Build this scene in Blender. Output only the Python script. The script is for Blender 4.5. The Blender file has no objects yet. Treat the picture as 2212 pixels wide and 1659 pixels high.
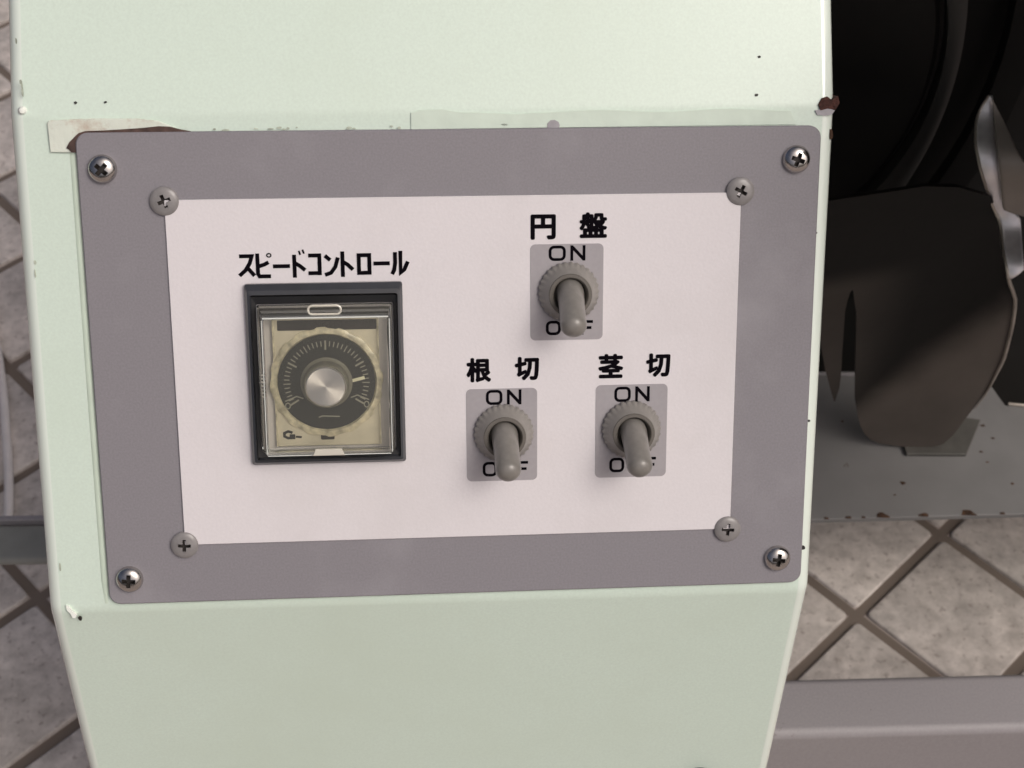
import bpy, bmesh, math, random
from mathutils import Matrix, Vector, noise
random.seed(7)
S = bpy.context.scene
COL = S.collection
R = math.radians

# ------------------------------------------------------------------ camera
cam_d = bpy.data.cameras.new("camera")
cam = bpy.data.objects.new("camera", cam_d)
COL.objects.link(cam)
S.camera = cam
CR = Matrix(((0.999584, -0.028833, 0.0), (0.021574, 0.74793, -0.663427), (0.019129, 0.663151, 0.748241)))
cam.matrix_world = Matrix.Translation((0, 0, 0.86716)) @ CR.to_4x4()
cam_d.sensor_width = 36.0
cam_d.lens = 3200.0 / 2212.0 * 36.0
cam_d.clip_start = 0.02
cam_d.clip_end = 200
cam_d.dof.use_dof = True
cam_d.dof.focus_distance = 0.497
cam_d.dof.aperture_fstop = 30

# ------------------------------------------------------------------ light
SUN_DIR = Vector((0.64, -0.50, 1.02)).normalized()       # towards the sun: from the right, high
elev = math.asin(SUN_DIR.z)
W = bpy.data.worlds.new("World")
S.world = W
W.use_nodes = True
wn = W.node_tree
bg = wn.nodes["Background"]
sky = wn.nodes.new("ShaderNodeTexSky")
sky.sky_type = 'NISHITA'
sky.sun_disc = False
sky.sun_elevation = elev
sky.sun_rotation = math.atan2(SUN_DIR.x, SUN_DIR.y)
sky.air_density = 0.45
sky.dust_density = 9.0
sky.ozone_density = 0.3
wn.links.new(sky.outputs[0], bg.inputs[0])
bg.inputs[1].default_value = 0.091
sl = bpy.data.lights.new("sun", 'SUN')
sl.energy = 0.69
sl.angle = R(30)
sl.color = (0.96, 1.0, 0.99)
so = bpy.data.objects.new("sun", sl)
COL.objects.link(so)
so.rotation_euler = SUN_DIR.to_track_quat('Z', 'Y').to_euler()
S.view_settings.view_transform = 'Standard'
S.view_settings.look = 'None'
S.view_settings.gamma = 1.0
S.view_settings.exposure = 0.0
S.cycles.max_bounces = 10
S.cycles.transparent_max_bounces = 12

# ------------------------------------------------------------------ materials
def mat(name, base, rough=.5, metal=0., spec=.5, coat=0., noise_amt=0., noise_scale=40., bump=0., bump_scale=300.,
        col2=None, mask=(0.55, 0.7), mask_scale=30., coat_rough=.1, detail=4):
    m = bpy.data.materials.new(name)
    m.use_nodes = True
    nt = m.node_tree
    b = nt.nodes["Principled BSDF"]
    b.inputs["Base Color"].default_value = (*base, 1)
    b.inputs["Roughness"].default_value = rough
    b.inputs["Metallic"].default_value = metal
    b.inputs["Specular IOR Level"].default_value = spec
    b.inputs["Coat Weight"].default_value = coat
    b.inputs["Coat Roughness"].default_value = coat_rough
    tc = nt.nodes.new("ShaderNodeTexCoord")
    src = None
    if noise_amt:
        n = nt.nodes.new("ShaderNodeTexNoise")
        n.inputs["Scale"].default_value = noise_scale
        n.inputs["Detail"].default_value = detail
        nt.links.new(tc.outputs["Object"], n.inputs["Vector"])
        r = nt.nodes.new("ShaderNodeValToRGB")
        lo = [max(0, c * (1 - noise_amt)) for c in base]
        hi = [min(1, c * (1 + noise_amt)) for c in base]
        r.color_ramp.elements[0].position = .3
        r.color_ramp.elements[1].position = .7
        r.color_ramp.elements[0].color = (*lo, 1)
        r.color_ramp.elements[1].color = (*hi, 1)
        nt.links.new(n.outputs["Fac"], r.inputs["Fac"])
        src = r.outputs["Color"]
    if col2:
        n2 = nt.nodes.new("ShaderNodeTexNoise")
        n2.inputs["Scale"].default_value = mask_scale
        n2.inputs["Detail"].default_value = 6
        n2.inputs["Roughness"].default_value = .65
        nt.links.new(tc.outputs["Object"], n2.inputs["Vector"])
        r2 = nt.nodes.new("ShaderNodeValToRGB")
        r2.color_ramp.elements[0].position = mask[0]
        r2.color_ramp.elements[1].position = mask[1]
        r2.color_ramp.elements[0].color = (0, 0, 0, 1)
        r2.color_ramp.elements[1].color = (1, 1, 1, 1)
        nt.links.new(n2.outputs["Fac"], r2.inputs["Fac"])
        mx = nt.nodes.new("ShaderNodeMix")
        mx.data_type = 'RGBA'
        nt.links.new(r2.outputs["Color"], mx.inputs[0])
        if src:
            nt.links.new(src, mx.inputs[6])
        else:
            mx.inputs[6].default_value = (*base, 1)
        mx.inputs[7].default_value = (*col2, 1)
        src = mx.outputs[2]
    if src:
        nt.links.new(src, b.inputs["Base Color"])
    if bump:
        n3 = nt.nodes.new("ShaderNodeTexNoise")
        n3.inputs["Scale"].default_value = bump_scale
        n3.inputs["Detail"].default_value = 3
        nt.links.new(tc.outputs["Object"], n3.inputs["Vector"])
        bp = nt.nodes.new("ShaderNodeBump")
        bp.inputs["Strength"].default_value = bump
        bp.inputs["Distance"].default_value = .001
        nt.links.new(n3.outputs["Fac"], bp.inputs["Height"])
        nt.links.new(bp.outputs["Normal"], b.inputs["Normal"])
    return m

M = {}
M['green'] = mat('pale_green_paint', (.648, .770, .682), .40, coat=.45, coat_rough=.26, spec=.5, noise_amt=.035, noise_scale=1100,
                 bump=.04, bump_scale=420, col2=(.61, .72, .62), mask=(.50, .85), mask_scale=9)
M['greenedge'] = mat('painted_edge_highlight', (.77, .86, .79), .25, coat=1.0, coat_rough=.08)  # lighter than the body: rim highlights painted into the edge colour
M['bead'] = mat('dull_green', (.60, .71, .60), .45, coat=.2, noise_amt=.06, noise_scale=60, bump=.15, bump_scale=200)
M['plate'] = mat('mauve_grey_paint', (.240, .230, .252), .50, noise_amt=.07, noise_scale=1400, bump=.05, bump_scale=1500,
                 col2=(.31, .30, .325), mask=(.54, .82), mask_scale=17, detail=2)
M['sheet'] = mat('pinkish_white_plastic', (.725, .70, .725), .42, noise_amt=.022, noise_scale=1100, bump=.06, bump_scale=900, col2=(.66, .635, .65), mask=(.50, .80), mask_scale=16)
M['print_grey'] = mat('grey_print', (.355, .338, .358), .45, noise_amt=.03, noise_scale=700)
M['ink'] = mat('black_ink', (.004, .003, .005), .9, spec=.05)
M['steel'] = mat('bright_screw_steel', (.56, .54, .52), .20, metal=1., noise_amt=.15, noise_scale=500)
M['greyscrew'] = mat('grey_painted_screw', (.235, .225, .225), .36, coat=.3, noise_amt=.10, noise_scale=500)
M['rust'] = mat('red_brown_rust', (.055, .018, .013), .85, noise_amt=.5, noise_scale=600, bump=.8, bump_scale=800)
M['chipdark'] = mat('bare_dark_steel_chip', (.02, .018, .016), .6)
M['primer'] = mat('grey_primer', (.36, .35, .375), .6, noise_amt=.1, noise_scale=400)
M['chip_glint'] = mat('white_chip_and_glint', (.88, .92, .86), .25, coat=.5)
M['tape'] = mat('cream_tape_residue', (.69, .745, .665), .5, noise_amt=.05, noise_scale=120, bump=.3, bump_scale=250,
                col2=(.50, .42, .34), mask=(.52, .70), mask_scale=90)
M['grime'] = mat('brown_grime', (.075, .045, .038), .8, noise_amt=.5, noise_scale=260)
M['film'] = mat('dull_tape_film', (.625, .735, .645), .48, noise_amt=.04, noise_scale=150, bump=.2, bump_scale=200)
M['darkplastic'] = mat('dark_grey_plastic', (.040, .043, .050), .30, coat=.3, noise_amt=.08, noise_scale=200)
M['blackplastic'] = mat('black_plastic', (.010, .010, .011), .35)
M['brownplastic'] = mat('dark_brown_plastic', (.018, .014, .014), .4, noise_amt=.3, noise_scale=150)
M['face'] = mat('champagne_face_plate', (.68, .635, .52), .42, metal=.1, noise_amt=.08, noise_scale=200)
M['amber'] = mat('aged_amber_ring', (.60, .555, .42), .3, coat=.5, noise_amt=.45, noise_scale=330)
M['dial'] = mat('black_dial', (.016, .017, .016), .35, noise_amt=.2, noise_scale=300)
M['tick'] = mat('pale_tick', (.30, .295, .25), .5)
M['pointer'] = mat('cream_pointer', (.80, .78, .60), .4)
M['skirt'] = mat('grey_knob_skirt', (.20, .195, .165), .25, coat=.5)
M['rubber'] = mat('grey_rubber', (.252, .240, .224), .40, noise_amt=.06, noise_scale=300, bump=.15, bump_scale=500, coat=.12, coat_rough=.3)
M['lever'] = mat('dark_grey_lever_sleeve', (.205, .195, .180), .34, noise_amt=.10, noise_scale=250, bump=.10, bump_scale=400, coat=.3, coat_rough=.2)
M['rubberring'] = mat('dark_grey_rubber', (.120, .110, .097), .6, noise_amt=.06, noise_scale=300)
M['grout'] = mat('brown_grout', (.185, .150, .125), .9, noise_amt=.25, noise_scale=60, bump=.6, bump_scale=250)
M['tray'] = mat('worn_grey_paint', (.188, .186, .186), .55, noise_amt=.08, noise_scale=30, bump=.1, bump_scale=300,
                col2=(.09, .065, .05), mask=(.70, .74), mask_scale=60)
M['rail'] = mat('satin_grey_paint', (.305, .288, .302), .50, noise_amt=.07, noise_scale=900, bump=.12, bump_scale=500,
                col2=(.15, .13, .12), mask=(.665, .70), mask_scale=45)
M['rustedge'] = mat('orange_rust', (.060, .030, .016), .9, noise_amt=.6, noise_scale=260, bump=.8, bump_scale=500)
M['black'] = mat('black_machine_paint', (.009, .0088, .0085), .6, spec=.3, noise_amt=.3, noise_scale=12)
M['rimband'] = mat('dark_grey_rim', (.035, .035, .034), .5, noise_amt=.15, noise_scale=20)
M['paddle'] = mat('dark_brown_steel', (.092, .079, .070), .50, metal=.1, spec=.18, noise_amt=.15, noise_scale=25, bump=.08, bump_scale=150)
M['edge'] = mat('ground_steel_edge', (.42, .38, .34), .35, metal=.7, noise_amt=.25, noise_scale=90)
M['blade'] = mat('polished_blade_steel', (.86, .84, .86), .48, metal=.85, noise_amt=.12, noise_scale=120, bump=.05, bump_scale=200)
M['leaf'] = mat('dull_brown_steel', (.27, .24, .215), .5, metal=.3, noise_amt=.15, noise_scale=35)
M['cable'] = mat('pale_grey_sheath', (.74, .70, .68), .45, noise_amt=.06, noise_scale=80)

def tile_mat():
    m = bpy.data.materials.new('speckled_stoneware'); m.use_nodes = True
    nt = m.node_tree; b = nt.nodes["Principled BSDF"]; b.inputs["Roughness"].default_value = .62
    g = nt.nodes.new("ShaderNodeNewGeometry")
    oi = nt.nodes.new("ShaderNodeObjectInfo")
    def nz(scale, det, ro, p0, p1, c0, c1):
        n = nt.nodes.new("ShaderNodeTexNoise"); n.inputs["Scale"].default_value = scale
        n.inputs["Detail"].default_value = det; n.inputs["Roughness"].default_value = ro
        nt.links.new(g.outputs["Position"], n.inputs["Vector"])
        r = nt.nodes.new("ShaderNodeValToRGB")
        r.color_ramp.elements[0].position = p0; r.color_ramp.elements[1].position = p1
        r.color_ramp.elements[0].color = (*c0, 1); r.color_ramp.elements[1].color = (*c1, 1)
        nt.links.new(n.outputs["Fac"], r.inputs["Fac"])
        return n, r
    n1, r1 = nz(90, 5, .6, .30, .70, (.46, .425, .40), (.76, .71, .675))
    n2, r2 = nz(190, 2, .5, .58, .72, (0, 0, 0), (.6, .6, .6))
    n3, r3 = nz(18, 2, .5, .35, .65, (.84, .83, .82), (1.1, 1.08, 1.06))
    mx = nt.nodes.new("ShaderNodeMix"); mx.data_type = 'RGBA'
    nt.links.new(r2.outputs[0], mx.inputs[0]); nt.links.new(r1.outputs[0], mx.inputs[6])
    mx.inputs[7].default_value = (.27, .225, .205, 1)
    mu = nt.nodes.new("ShaderNodeMix"); mu.data_type = 'RGBA'; mu.blend_type = 'MULTIPLY'; mu.inputs[0].default_value = 1
    nt.links.new(mx.outputs[2], mu.inputs[6]); nt.links.new(r3.outputs[0], mu.inputs[7])
    hs = nt.nodes.new("ShaderNodeHueSaturation")
    mr = nt.nodes.new("ShaderNodeMapRange"); mr.inputs[3].default_value = .9; mr.inputs[4].default_value = 1.1
    nt.links.new(oi.outputs["Random"], mr.inputs[0]); nt.links.new(mr.outputs[0], hs.inputs["Value"])
    nt.links.new(mu.outputs[2], hs.inputs["Color"]); nt.links.new(hs.outputs[0], b.inputs["Base Color"])
    bp = nt.nodes.new("ShaderNodeBump"); bp.inputs["Strength"].default_value = .5; bp.inputs["Distance"].default_value = .0012
    nt.links.new(n1.outputs["Fac"], bp.inputs["Height"]); nt.links.new(bp.outputs[0], b.inputs["Normal"])
    return m
M['tile'] = tile_mat()

def shaded_sheet_mat():
    """shade painted into the colour: black above a diagonal, lit brown at the lower right, grey along the left lobe"""
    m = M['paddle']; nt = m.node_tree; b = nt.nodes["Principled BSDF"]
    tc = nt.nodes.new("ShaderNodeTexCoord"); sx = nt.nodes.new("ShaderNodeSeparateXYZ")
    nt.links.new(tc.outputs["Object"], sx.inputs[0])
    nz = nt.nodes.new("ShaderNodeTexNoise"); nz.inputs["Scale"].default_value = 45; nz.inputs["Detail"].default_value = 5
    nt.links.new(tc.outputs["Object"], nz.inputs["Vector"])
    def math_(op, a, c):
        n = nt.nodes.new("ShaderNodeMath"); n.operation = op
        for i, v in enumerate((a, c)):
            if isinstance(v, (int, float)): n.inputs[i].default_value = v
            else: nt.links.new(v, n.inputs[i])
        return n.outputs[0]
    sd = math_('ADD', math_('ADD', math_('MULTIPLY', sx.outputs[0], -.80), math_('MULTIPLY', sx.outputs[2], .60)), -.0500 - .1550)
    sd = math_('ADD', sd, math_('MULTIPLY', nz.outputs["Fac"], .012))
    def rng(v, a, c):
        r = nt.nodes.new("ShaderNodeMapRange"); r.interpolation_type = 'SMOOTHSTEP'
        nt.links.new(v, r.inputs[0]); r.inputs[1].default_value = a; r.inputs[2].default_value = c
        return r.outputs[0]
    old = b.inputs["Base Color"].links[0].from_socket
    lit_side = rng(sd, .020, -.012)  # painted: brown lit side of the shade diagonal
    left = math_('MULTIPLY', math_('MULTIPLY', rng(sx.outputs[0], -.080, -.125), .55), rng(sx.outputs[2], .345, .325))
    fac = math_('MAXIMUM', lit_side, left)
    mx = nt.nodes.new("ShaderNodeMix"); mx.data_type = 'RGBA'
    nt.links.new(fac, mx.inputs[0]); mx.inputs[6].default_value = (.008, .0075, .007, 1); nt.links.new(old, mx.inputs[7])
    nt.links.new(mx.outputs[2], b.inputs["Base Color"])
shaded_sheet_mat()

def cover_mat():
    m = bpy.data.materials.new('yellowed_clear_plastic'); m.use_nodes = True
    nt = m.node_tree; nt.nodes.clear()
    o = nt.nodes.new("ShaderNodeOutputMaterial")
    t = nt.nodes.new("ShaderNodeBsdfTransparent"); t.inputs[0].default_value = (.985, .98, .94, 1)
    gl = nt.nodes.new("ShaderNodeBsdfGlossy"); gl.inputs["Roughness"].default_value = .07
    gl.inputs[0].default_value = (.95, .97, 1, 1)
    fr = nt.nodes.new("ShaderNodeFresnel"); fr.inputs[0].default_value = 1.5
    mx = nt.nodes.new("ShaderNodeMixShader")
    nt.links.new(fr.outputs[0], mx.inputs[0]); nt.links.new(t.outputs[0], mx.inputs[1]); nt.links.new(gl.outputs[0], mx.inputs[2])
    df = nt.nodes.new("ShaderNodeBsdfDiffuse"); df.inputs[0].default_value = (.75, .72, .55, 1)
    m2 = nt.nodes.new("ShaderNodeMixShader"); m2.inputs[0].default_value = .025
    nt.links.new(mx.outputs[0], m2.inputs[1]); nt.links.new(df.outputs[0], m2.inputs[2])
    nt.links.new(m2.outputs[0], o.inputs[0])
    return m
M['cover'] = cover_mat()

def spun_mat():
    m = mat('spun_aluminium', (.82, .79, .80), .36, metal=1.)
    nt = m.node_tree; b = nt.nodes["Principled BSDF"]
    b.inputs["Anisotropic"].default_value = .85
    tg = nt.nodes.new("ShaderNodeTangent"); tg.direction_type = 'RADIAL'; tg.axis = 'Y'
    nt.links.new(tg.outputs[0], b.inputs["Tangent"])
    return m
M['spun'] = spun_mat()

# ------------------------------------------------------------------ builders
def link(name, bm, m, parent=None, smooth=True, angle=35, bevel=0., seg=3, solid=0., mw=None):
    me = bpy.data.meshes.new(name)
    bmesh.ops.recalc_face_normals(bm, faces=bm.faces)
    bm.to_mesh(me); bm.free()
    return link_me(name, me, m, parent, smooth, angle, bevel, seg, solid)

def link_me(name, me, m, parent=None, smooth=True, angle=35, bevel=0., seg=3, solid=0.):
    o = bpy.data.objects.new(name, me)
    COL.objects.link(o)
    if m: me.materials.append(m)
    if smooth:
        me.polygons.foreach_set("use_smooth", [True] * len(me.polygons))
        if not bevel: me.set_sharp_from_angle(angle=R(angle))
    if solid:
        md = o.modifiers.new("solid", 'SOLIDIFY'); md.thickness = solid; md.offset = 0
    if bevel:
        md = o.modifiers.new("bevel", 'BEVEL'); md.width = bevel; md.segments = seg; md.limit_method = 'ANGLE'
        md.angle_limit = R(30); md.harden_normals = True
    if parent: o.parent = parent
    return o

def flat(o):
    """flat print: shade flat"""
    for p in o.data.polygons: p.use_smooth = False
    return o

def box(bm, x0, x1, y0, y1, z0, z1):
    vs = [bm.verts.new((x, y, z)) for x in (x0, x1) for y in (y0, y1) for z in (z0, z1)]
    for q in ((0, 1, 3, 2), (4, 6, 7, 5), (0, 4, 5, 1), (2, 3, 7, 6), (0, 2, 6, 4), (1, 5, 7, 3)):
        bm.faces.new([vs[i] for i in q])

def rrect(x0, x1, z0, z1, r, n=5):
    pts = []
    for cx, cz, a0 in ((x1 - r, z1 - r, 0), (x0 + r, z1 - r, 90), (x0 + r, z0 + r, 180), (x1 - r, z0 + r, 270)):
        for k in range(n + 1):
            a = R(a0 + 90 * k / n)
            pts.append((cx + r * math.cos(a), cz + r * math.sin(a)))
    return pts

def prism(bm, pts, ya, yb, cham=0.):
    """outline in (x,z), front at ya (towards the camera, smaller y), back at yb"""
    n = len(pts)
    cx = sum(p[0] for p in pts) / n; cz = sum(p[1] for p in pts) / n
    rings = []
    if cham:
        def ins(p, i):
            a = Vector(pts[i - 1]); b = Vector(pts[(i + 1) % n]); d = (b - a)
            nn = Vector((-d.y, d.x)).normalized()
            q = Vector(p)
            if (Vector((cx, cz)) - q).dot(nn) < 0: nn = -nn
            return q + nn * cham
        rings.append([(*ins(p, i), ya) for i, p in enumerate(pts)])
        rings.append([(p[0], p[1], ya + cham) for p in pts])
    else:
        rings.append([(p[0], p[1], ya) for p in pts])
    rings.append([(p[0], p[1], yb) for p in pts])
    vr = [[bm.verts.new((x, y, z)) for x, z, y in r] for r in rings]
    bm.faces.new(vr[0]); bm.faces.new(list(reversed(vr[-1])))
    for a, b in zip(vr, vr[1:]):
        for i in range(n):
            j = (i + 1) % n
            bm.faces.new((a[i], b[i], b[j], a[j]))

def lathe_y(bm, prof, seg=48, cx=0, cz=0, rfun=None, close=True):
    """profile [(r, h)], h towards the camera (y = -h)"""
    rings = []
    for r, h in prof:
        if r < 1e-6:
            rings.append([bm.verts.new((cx, -h, cz))])
        else:
            rings.append([bm.verts.new((cx + (r if not rfun else rfun(r, h, k)) * math.cos(2 * math.pi * k / seg), -h,
                                        cz + (r if not rfun else rfun(r, h, k)) * math.sin(2 * math.pi * k / seg))) for k in range(seg)])
    for a, b in zip(rings, rings[1:]):
        for k in range(seg):
            j = (k + 1) % seg
            if len(a) == 1: bm.faces.new((a[0], b[k], b[j]))
            elif len(b) == 1: bm.faces.new((a[k], b[0], a[j]))
            else: bm.faces.new((a[k], b[k], b[j], a[j]))
    if close and len(rings[0]) > 1: bm.faces.new(rings[0])
    if close and len(rings[-1]) > 1: bm.faces.new(rings[-1])

def tube(bm, pts, rad, seg=16, cap=True, radii=None):
    pts = [Vector(p) for p in pts]
    rings = []
    up = None
    for i, p in enumerate(pts):
        d = (pts[min(i + 1, len(pts) - 1)] - pts[max(i - 1, 0)]).normalized()
        if up is None:
            up = d.orthogonal().normalized()
        up = (up - d * up.dot(d)).normalized()
        s = d.cross(up)
        r = radii[i] if radii else rad
        rings.append([bm.verts.new(p + (up * math.cos(2 * math.pi * k / seg) + s * math.sin(2 * math.pi * k / seg)) * r) for k in range(seg)])
    for a, b in zip(rings, rings[1:]):
        for k in range(seg):
            j = (k + 1) % seg
            bm.faces.new((a[k], b[k], b[j], a[j]))
    if cap:
        bm.faces.new(rings[0]); bm.faces.new(list(reversed(rings[-1])))

def smooth_path(pts, n=6):
    out = []
    P = [Vector(p) for p in pts]
    for i in range(len(P) - 1):
        p0 = P[max(i - 1, 0)]; p1 = P[i]; p2 = P[i + 1]; p3 = P[min(i + 2, len(P) - 1)]
        for k in range(n):
            t = k / n
            out.append(.5 * ((2 * p1) + (p2 - p0) * t + (2 * p0 - 5 * p1 + 4 * p2 - p3) * t * t + (3 * p1 - p0 - 3 * p2 + p3) * t ** 3))
    out.append(P[-1])
    return out

def stroke(bm, pts, w, h, closed=False):
    """a mitred flat pen stroke in the (x,z) plane at height h"""
    P = [Vector(p) for p in pts]; n = len(P); L = []; Rr = []
    for i in range(n):
        if closed: a, c = P[i - 1], P[(i + 1) % n]
        else: a, c = (P[i - 1] if i else None), (P[i + 1] if i < n - 1 else None)
        d1 = (P[i] - a).normalized() if a is not None else None
        d2 = (c - P[i]).normalized() if c is not None else None
        if d1 is None: d1 = d2
        if d2 is None: d2 = d1
        n1 = Vector((-d1.y, d1.x)); n2 = Vector((-d2.y, d2.x))
        m = (n1 + n2).normalized()
        k = w / 2 / max(.5, m.dot(n1))
        L.append(bm.verts.new((P[i].x + m.x * k, -h, P[i].y + m.y * k)))
        Rr.append(bm.verts.new((P[i].x - m.x * k, -h, P[i].y - m.y * k)))
    for i in range(n if closed else n - 1):
        j = (i + 1) % n
        bm.faces.new((L[i], Rr[i], Rr[j], L[j]))

def thing(name, label, cat, mw=None, group=None):
    o = bpy.data.objects.new(name, None)
    o.empty_display_size = .03
    COL.objects.link(o)
    if mw is not None: o.matrix_world = mw
    o['label'] = label; o['category'] = cat
    if group: o['group'] = group
    return o

def blob(bm, cx, cz, rx, rz, h, th=.0002, n=9, jag=.35, seed=0):
    rnd = random.Random(seed)
    pts = [(cx + rx * math.cos(2 * math.pi * k / n) * (1 - jag * rnd.random()), cz + rz * math.sin(2 * math.pi * k / n) * (1 - jag * rnd.random())) for k in range(n)]
    prism(bm, pts, -h - th, -h)

# ================================================================== THE SETTING: tiled floor
def slab_mat():
    m = mat('tile_paving', (.185, .150, .125), .85, bump=.5, bump_scale=250)
    nt = m.node_tree; b = nt.nodes["Principled BSDF"]
    g = nt.nodes.new("ShaderNodeNewGeometry")
    mp = nt.nodes.new("ShaderNodeMapping"); mp.vector_type = 'TEXTURE'
    mp.inputs["Location"].default_value = (.24304, .56563, 0)
    mp.inputs["Rotation"].default_value = (0, 0, math.atan2(.712942, .701223))
    nt.links.new(g.outputs["Position"], mp.inputs["Vector"])
    br = nt.nodes.new("ShaderNodeTexBrick"); br.offset = 0; br.squash = 1
    br.inputs["Scale"].default_value = 1.0; br.inputs["Brick Width"].default_value = .1; br.inputs["Row Height"].default_value = .1
    br.inputs["Mortar Size"].default_value = .0042; br.inputs["Mortar Smooth"].default_value = .2
    br.inputs["Color1"].default_value = (.42, .36, .33, 1); br.inputs["Color2"].default_value = (.36, .31, .285, 1)
    br.inputs["Mortar"].default_value = (.185, .150, .125, 1)
    nt.links.new(mp.outputs[0], br.inputs["Vector"]); nt.links.new(br.outputs["Color"], b.inputs["Base Color"])
    return m
fl = bmesh.new()
box(fl, -6, 6, -5, 7, -.10, -.0032)
floor = link('floor', fl, slab_mat(), smooth=False)
floor['kind'] = 'structure'
TA = Vector((.701223, .712942)); TB = Vector((.712942, -.701223)); T0 = Vector((.24304, .56563))
tb = bmesh.new()
HS = .0458
rr = [(.0045, .0045, -.010), (0, 0, -.0016), (0, 0, -.0012), (.0016, 0, 0)]
rings = []
for z, ins in ((-.010, 0.), (-.0014, 0.), (-.0004, .0005), (0., .0016)):
    s = HS - ins
    rings.append([tb.verts.new((x, y, z)) for x, y in rrect(-s, s, -s, s, .0038 - ins, 3)])
for a, b in zip(rings, rings[1:]):
    for k in range(len(a)):
        j = (k + 1) % len(a)
        tb.faces.new((a[k], a[j], b[j], b[k]))
tb.faces.new(rings[-1])
bmesh.ops.recalc_face_normals(tb, faces=tb.faces)
tme = bpy.data.meshes.new('floor_tile'); tb.to_mesh(tme); tb.free()
tme.materials.append(M['tile'])
tme.polygons.foreach_set("use_smooth", [True] * len(tme.polygons)); tme.set_sharp_from_angle(angle=R(50))
rot = math.atan2(TA.y, TA.x)
rnd = random.Random(3)
for i in range(-14, 15):
    for j in range(-14, 15):
        c = T0 + (TA * (i + .5) + TB * (j + .5)) * .1
        left = -.70 < c.x < -.10 and .36 < c.y < 1.32
        right = -.05 < c.x < .56 and .36 < c.y < .74
        if not (left or right): continue
        o = bpy.data.objects.new('floor_tile', tme)
        COL.objects.link(o)
        o.location = (c.x + rnd.uniform(-.0006, .0006), c.y + rnd.uniform(-.0006, .0006), rnd.uniform(-.0006, .0003))
        o.rotation_euler = (rnd.uniform(-.004, .004), rnd.uniform(-.004, .004), rot + rnd.uniform(-.006, .006))
        o.parent = floor

# ================================================================== CONTROL BOX
FR = Matrix(((0.996069, 0.032051, -0.082579), (0.086221, -0.564588, 0.820857), (-0.020314, -0.82475, -0.565132)))
MW = Matrix(((FR[0][0], FR[0][2], -FR[0][1], -.0181819), (FR[1][0], FR[1][2], -FR[1][1], .3320655),
             (FR[2][0], FR[2][2], -FR[2][1], .4987417), (0, 0, 0, 1)))
# local frame: x right, y into the panel, z up along the panel; metres
cab = thing('control_box', 'pale green painted metal control box with sloping switch panel', 'control box', MW)

def profile(zt, zb, r=.0045, n=6):
    """front profile, going down; folds rounded"""
    y0 = .002
    c14, s14, c25, s25 = math.cos(R(14)), math.sin(R(14)), math.cos(R(25)), math.sin(R(25))
    top = Vector((y0 + s14 * .30, zt + c14 * .30))
    A = Vector((y0, zt)); B = Vector((y0, zb))
    bot = Vector((y0 + s25 * .26, zb - c25 * .26))
    out = [top]
    for (p, q, s, rad) in ((top, A, B, .007), (A, B, bot, .006)):
        d1 = (q - p).normalized(); d2 = (s - q).normalized()
        half = math.acos(max(-1, min(1, d1.dot(d2)))) / 2
        t = rad * math.tan(half) * 1.6
        a = q - d1 * t; b = q + d2 * t
        for k in range(n + 1):
            u = k / n
            out.append((1 - u) ** 2 * a + 2 * u * (1 - u) * q + u * u * b)
    out.append(bot)
    return out

hb = bmesh.new()
pl_ = profile(.0850, -.0822); pr_ = profile(.0862, -.0835)
depth = .10
def xl(z): return -.1407 - max(0, .086 - z) * .005 if z > -.084 else -.1416
def xr(z): return .1254 - max(0, .086 - z) * .006 if z > -.084 else .1243
# lower right edge steps in at the notch
front_l = [hb.verts.new((xl(p.y), p.x, p.y)) for p in pl_]
front_r = [hb.verts.new((xr(p.y), p.x, p.y)) for p in pr_]
# back edge: straight vertical-ish plane
s25 = math.sin(R(25)); c25 = math.cos(R(25))
back = []
for p in pl_:
    back.append(Vector((p.x + depth * c25, p.y + depth * s25 * .5)))
back_l = [hb.verts.new((v.co.x, b.x, b.y)) for v, b in zip(front_l, back)]
back_r = [hb.verts.new((v.co.x, b.x, b.y)) for v, b in zip(front_r, back)]
for i in range(len(front_l) - 1):
    hb.faces.new((front_l[i], front_r[i], front_r[i + 1], front_l[i + 1]))
    hb.faces.new((back_l[i], back_l[i + 1], back_r[i + 1], back_r[i]))
    hb.faces.new((front_l[i], front_l[i + 1], back_l[i + 1], back_l[i]))
    hb.faces.new((front_r[i], back_r[i], back_r[i + 1], front_r[i + 1]))
hb.faces.new((front_l[0], back_l[0], back_r[0], front_r[0]))
hb.faces.new((front_l[-1], front_r[-1], back_r[-1], back_l[-1]))
shell = link('housing', hb, M['green'], cab, bevel=.0045, seg=5)
shell.modifiers["bevel"].angle_limit = R(32)
shell.data.materials.append(M['greenedge']); shell.modifiers["bevel"].material = 1

def panel_pt(x, dist, which):
    """point on the lower / upper face: dist measured from the fold"""
    if which == 'low':
        return Vector((x, .002 + math.sin(R(25)) * dist, -.084 - math.cos(R(25)) * dist))
    return Vector((x, .002 + math.sin(R(14)) * dist, .0858 + math.cos(R(14)) * dist))
def face_mtx(x, dist, which):
    a = R(25) if which == 'low' else R(-14)
    return Matrix.Translation(panel_pt(x, dist, which)) @ Matrix.Rotation(a, 4, 'X')

def on_face(name, bm, m, x, dist, which, parent=cab):
    bmesh.ops.transform(bm, matrix=face_mtx(x, dist, which), verts=bm.verts)
    return link(name, bm, m, parent, smooth=False)

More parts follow.
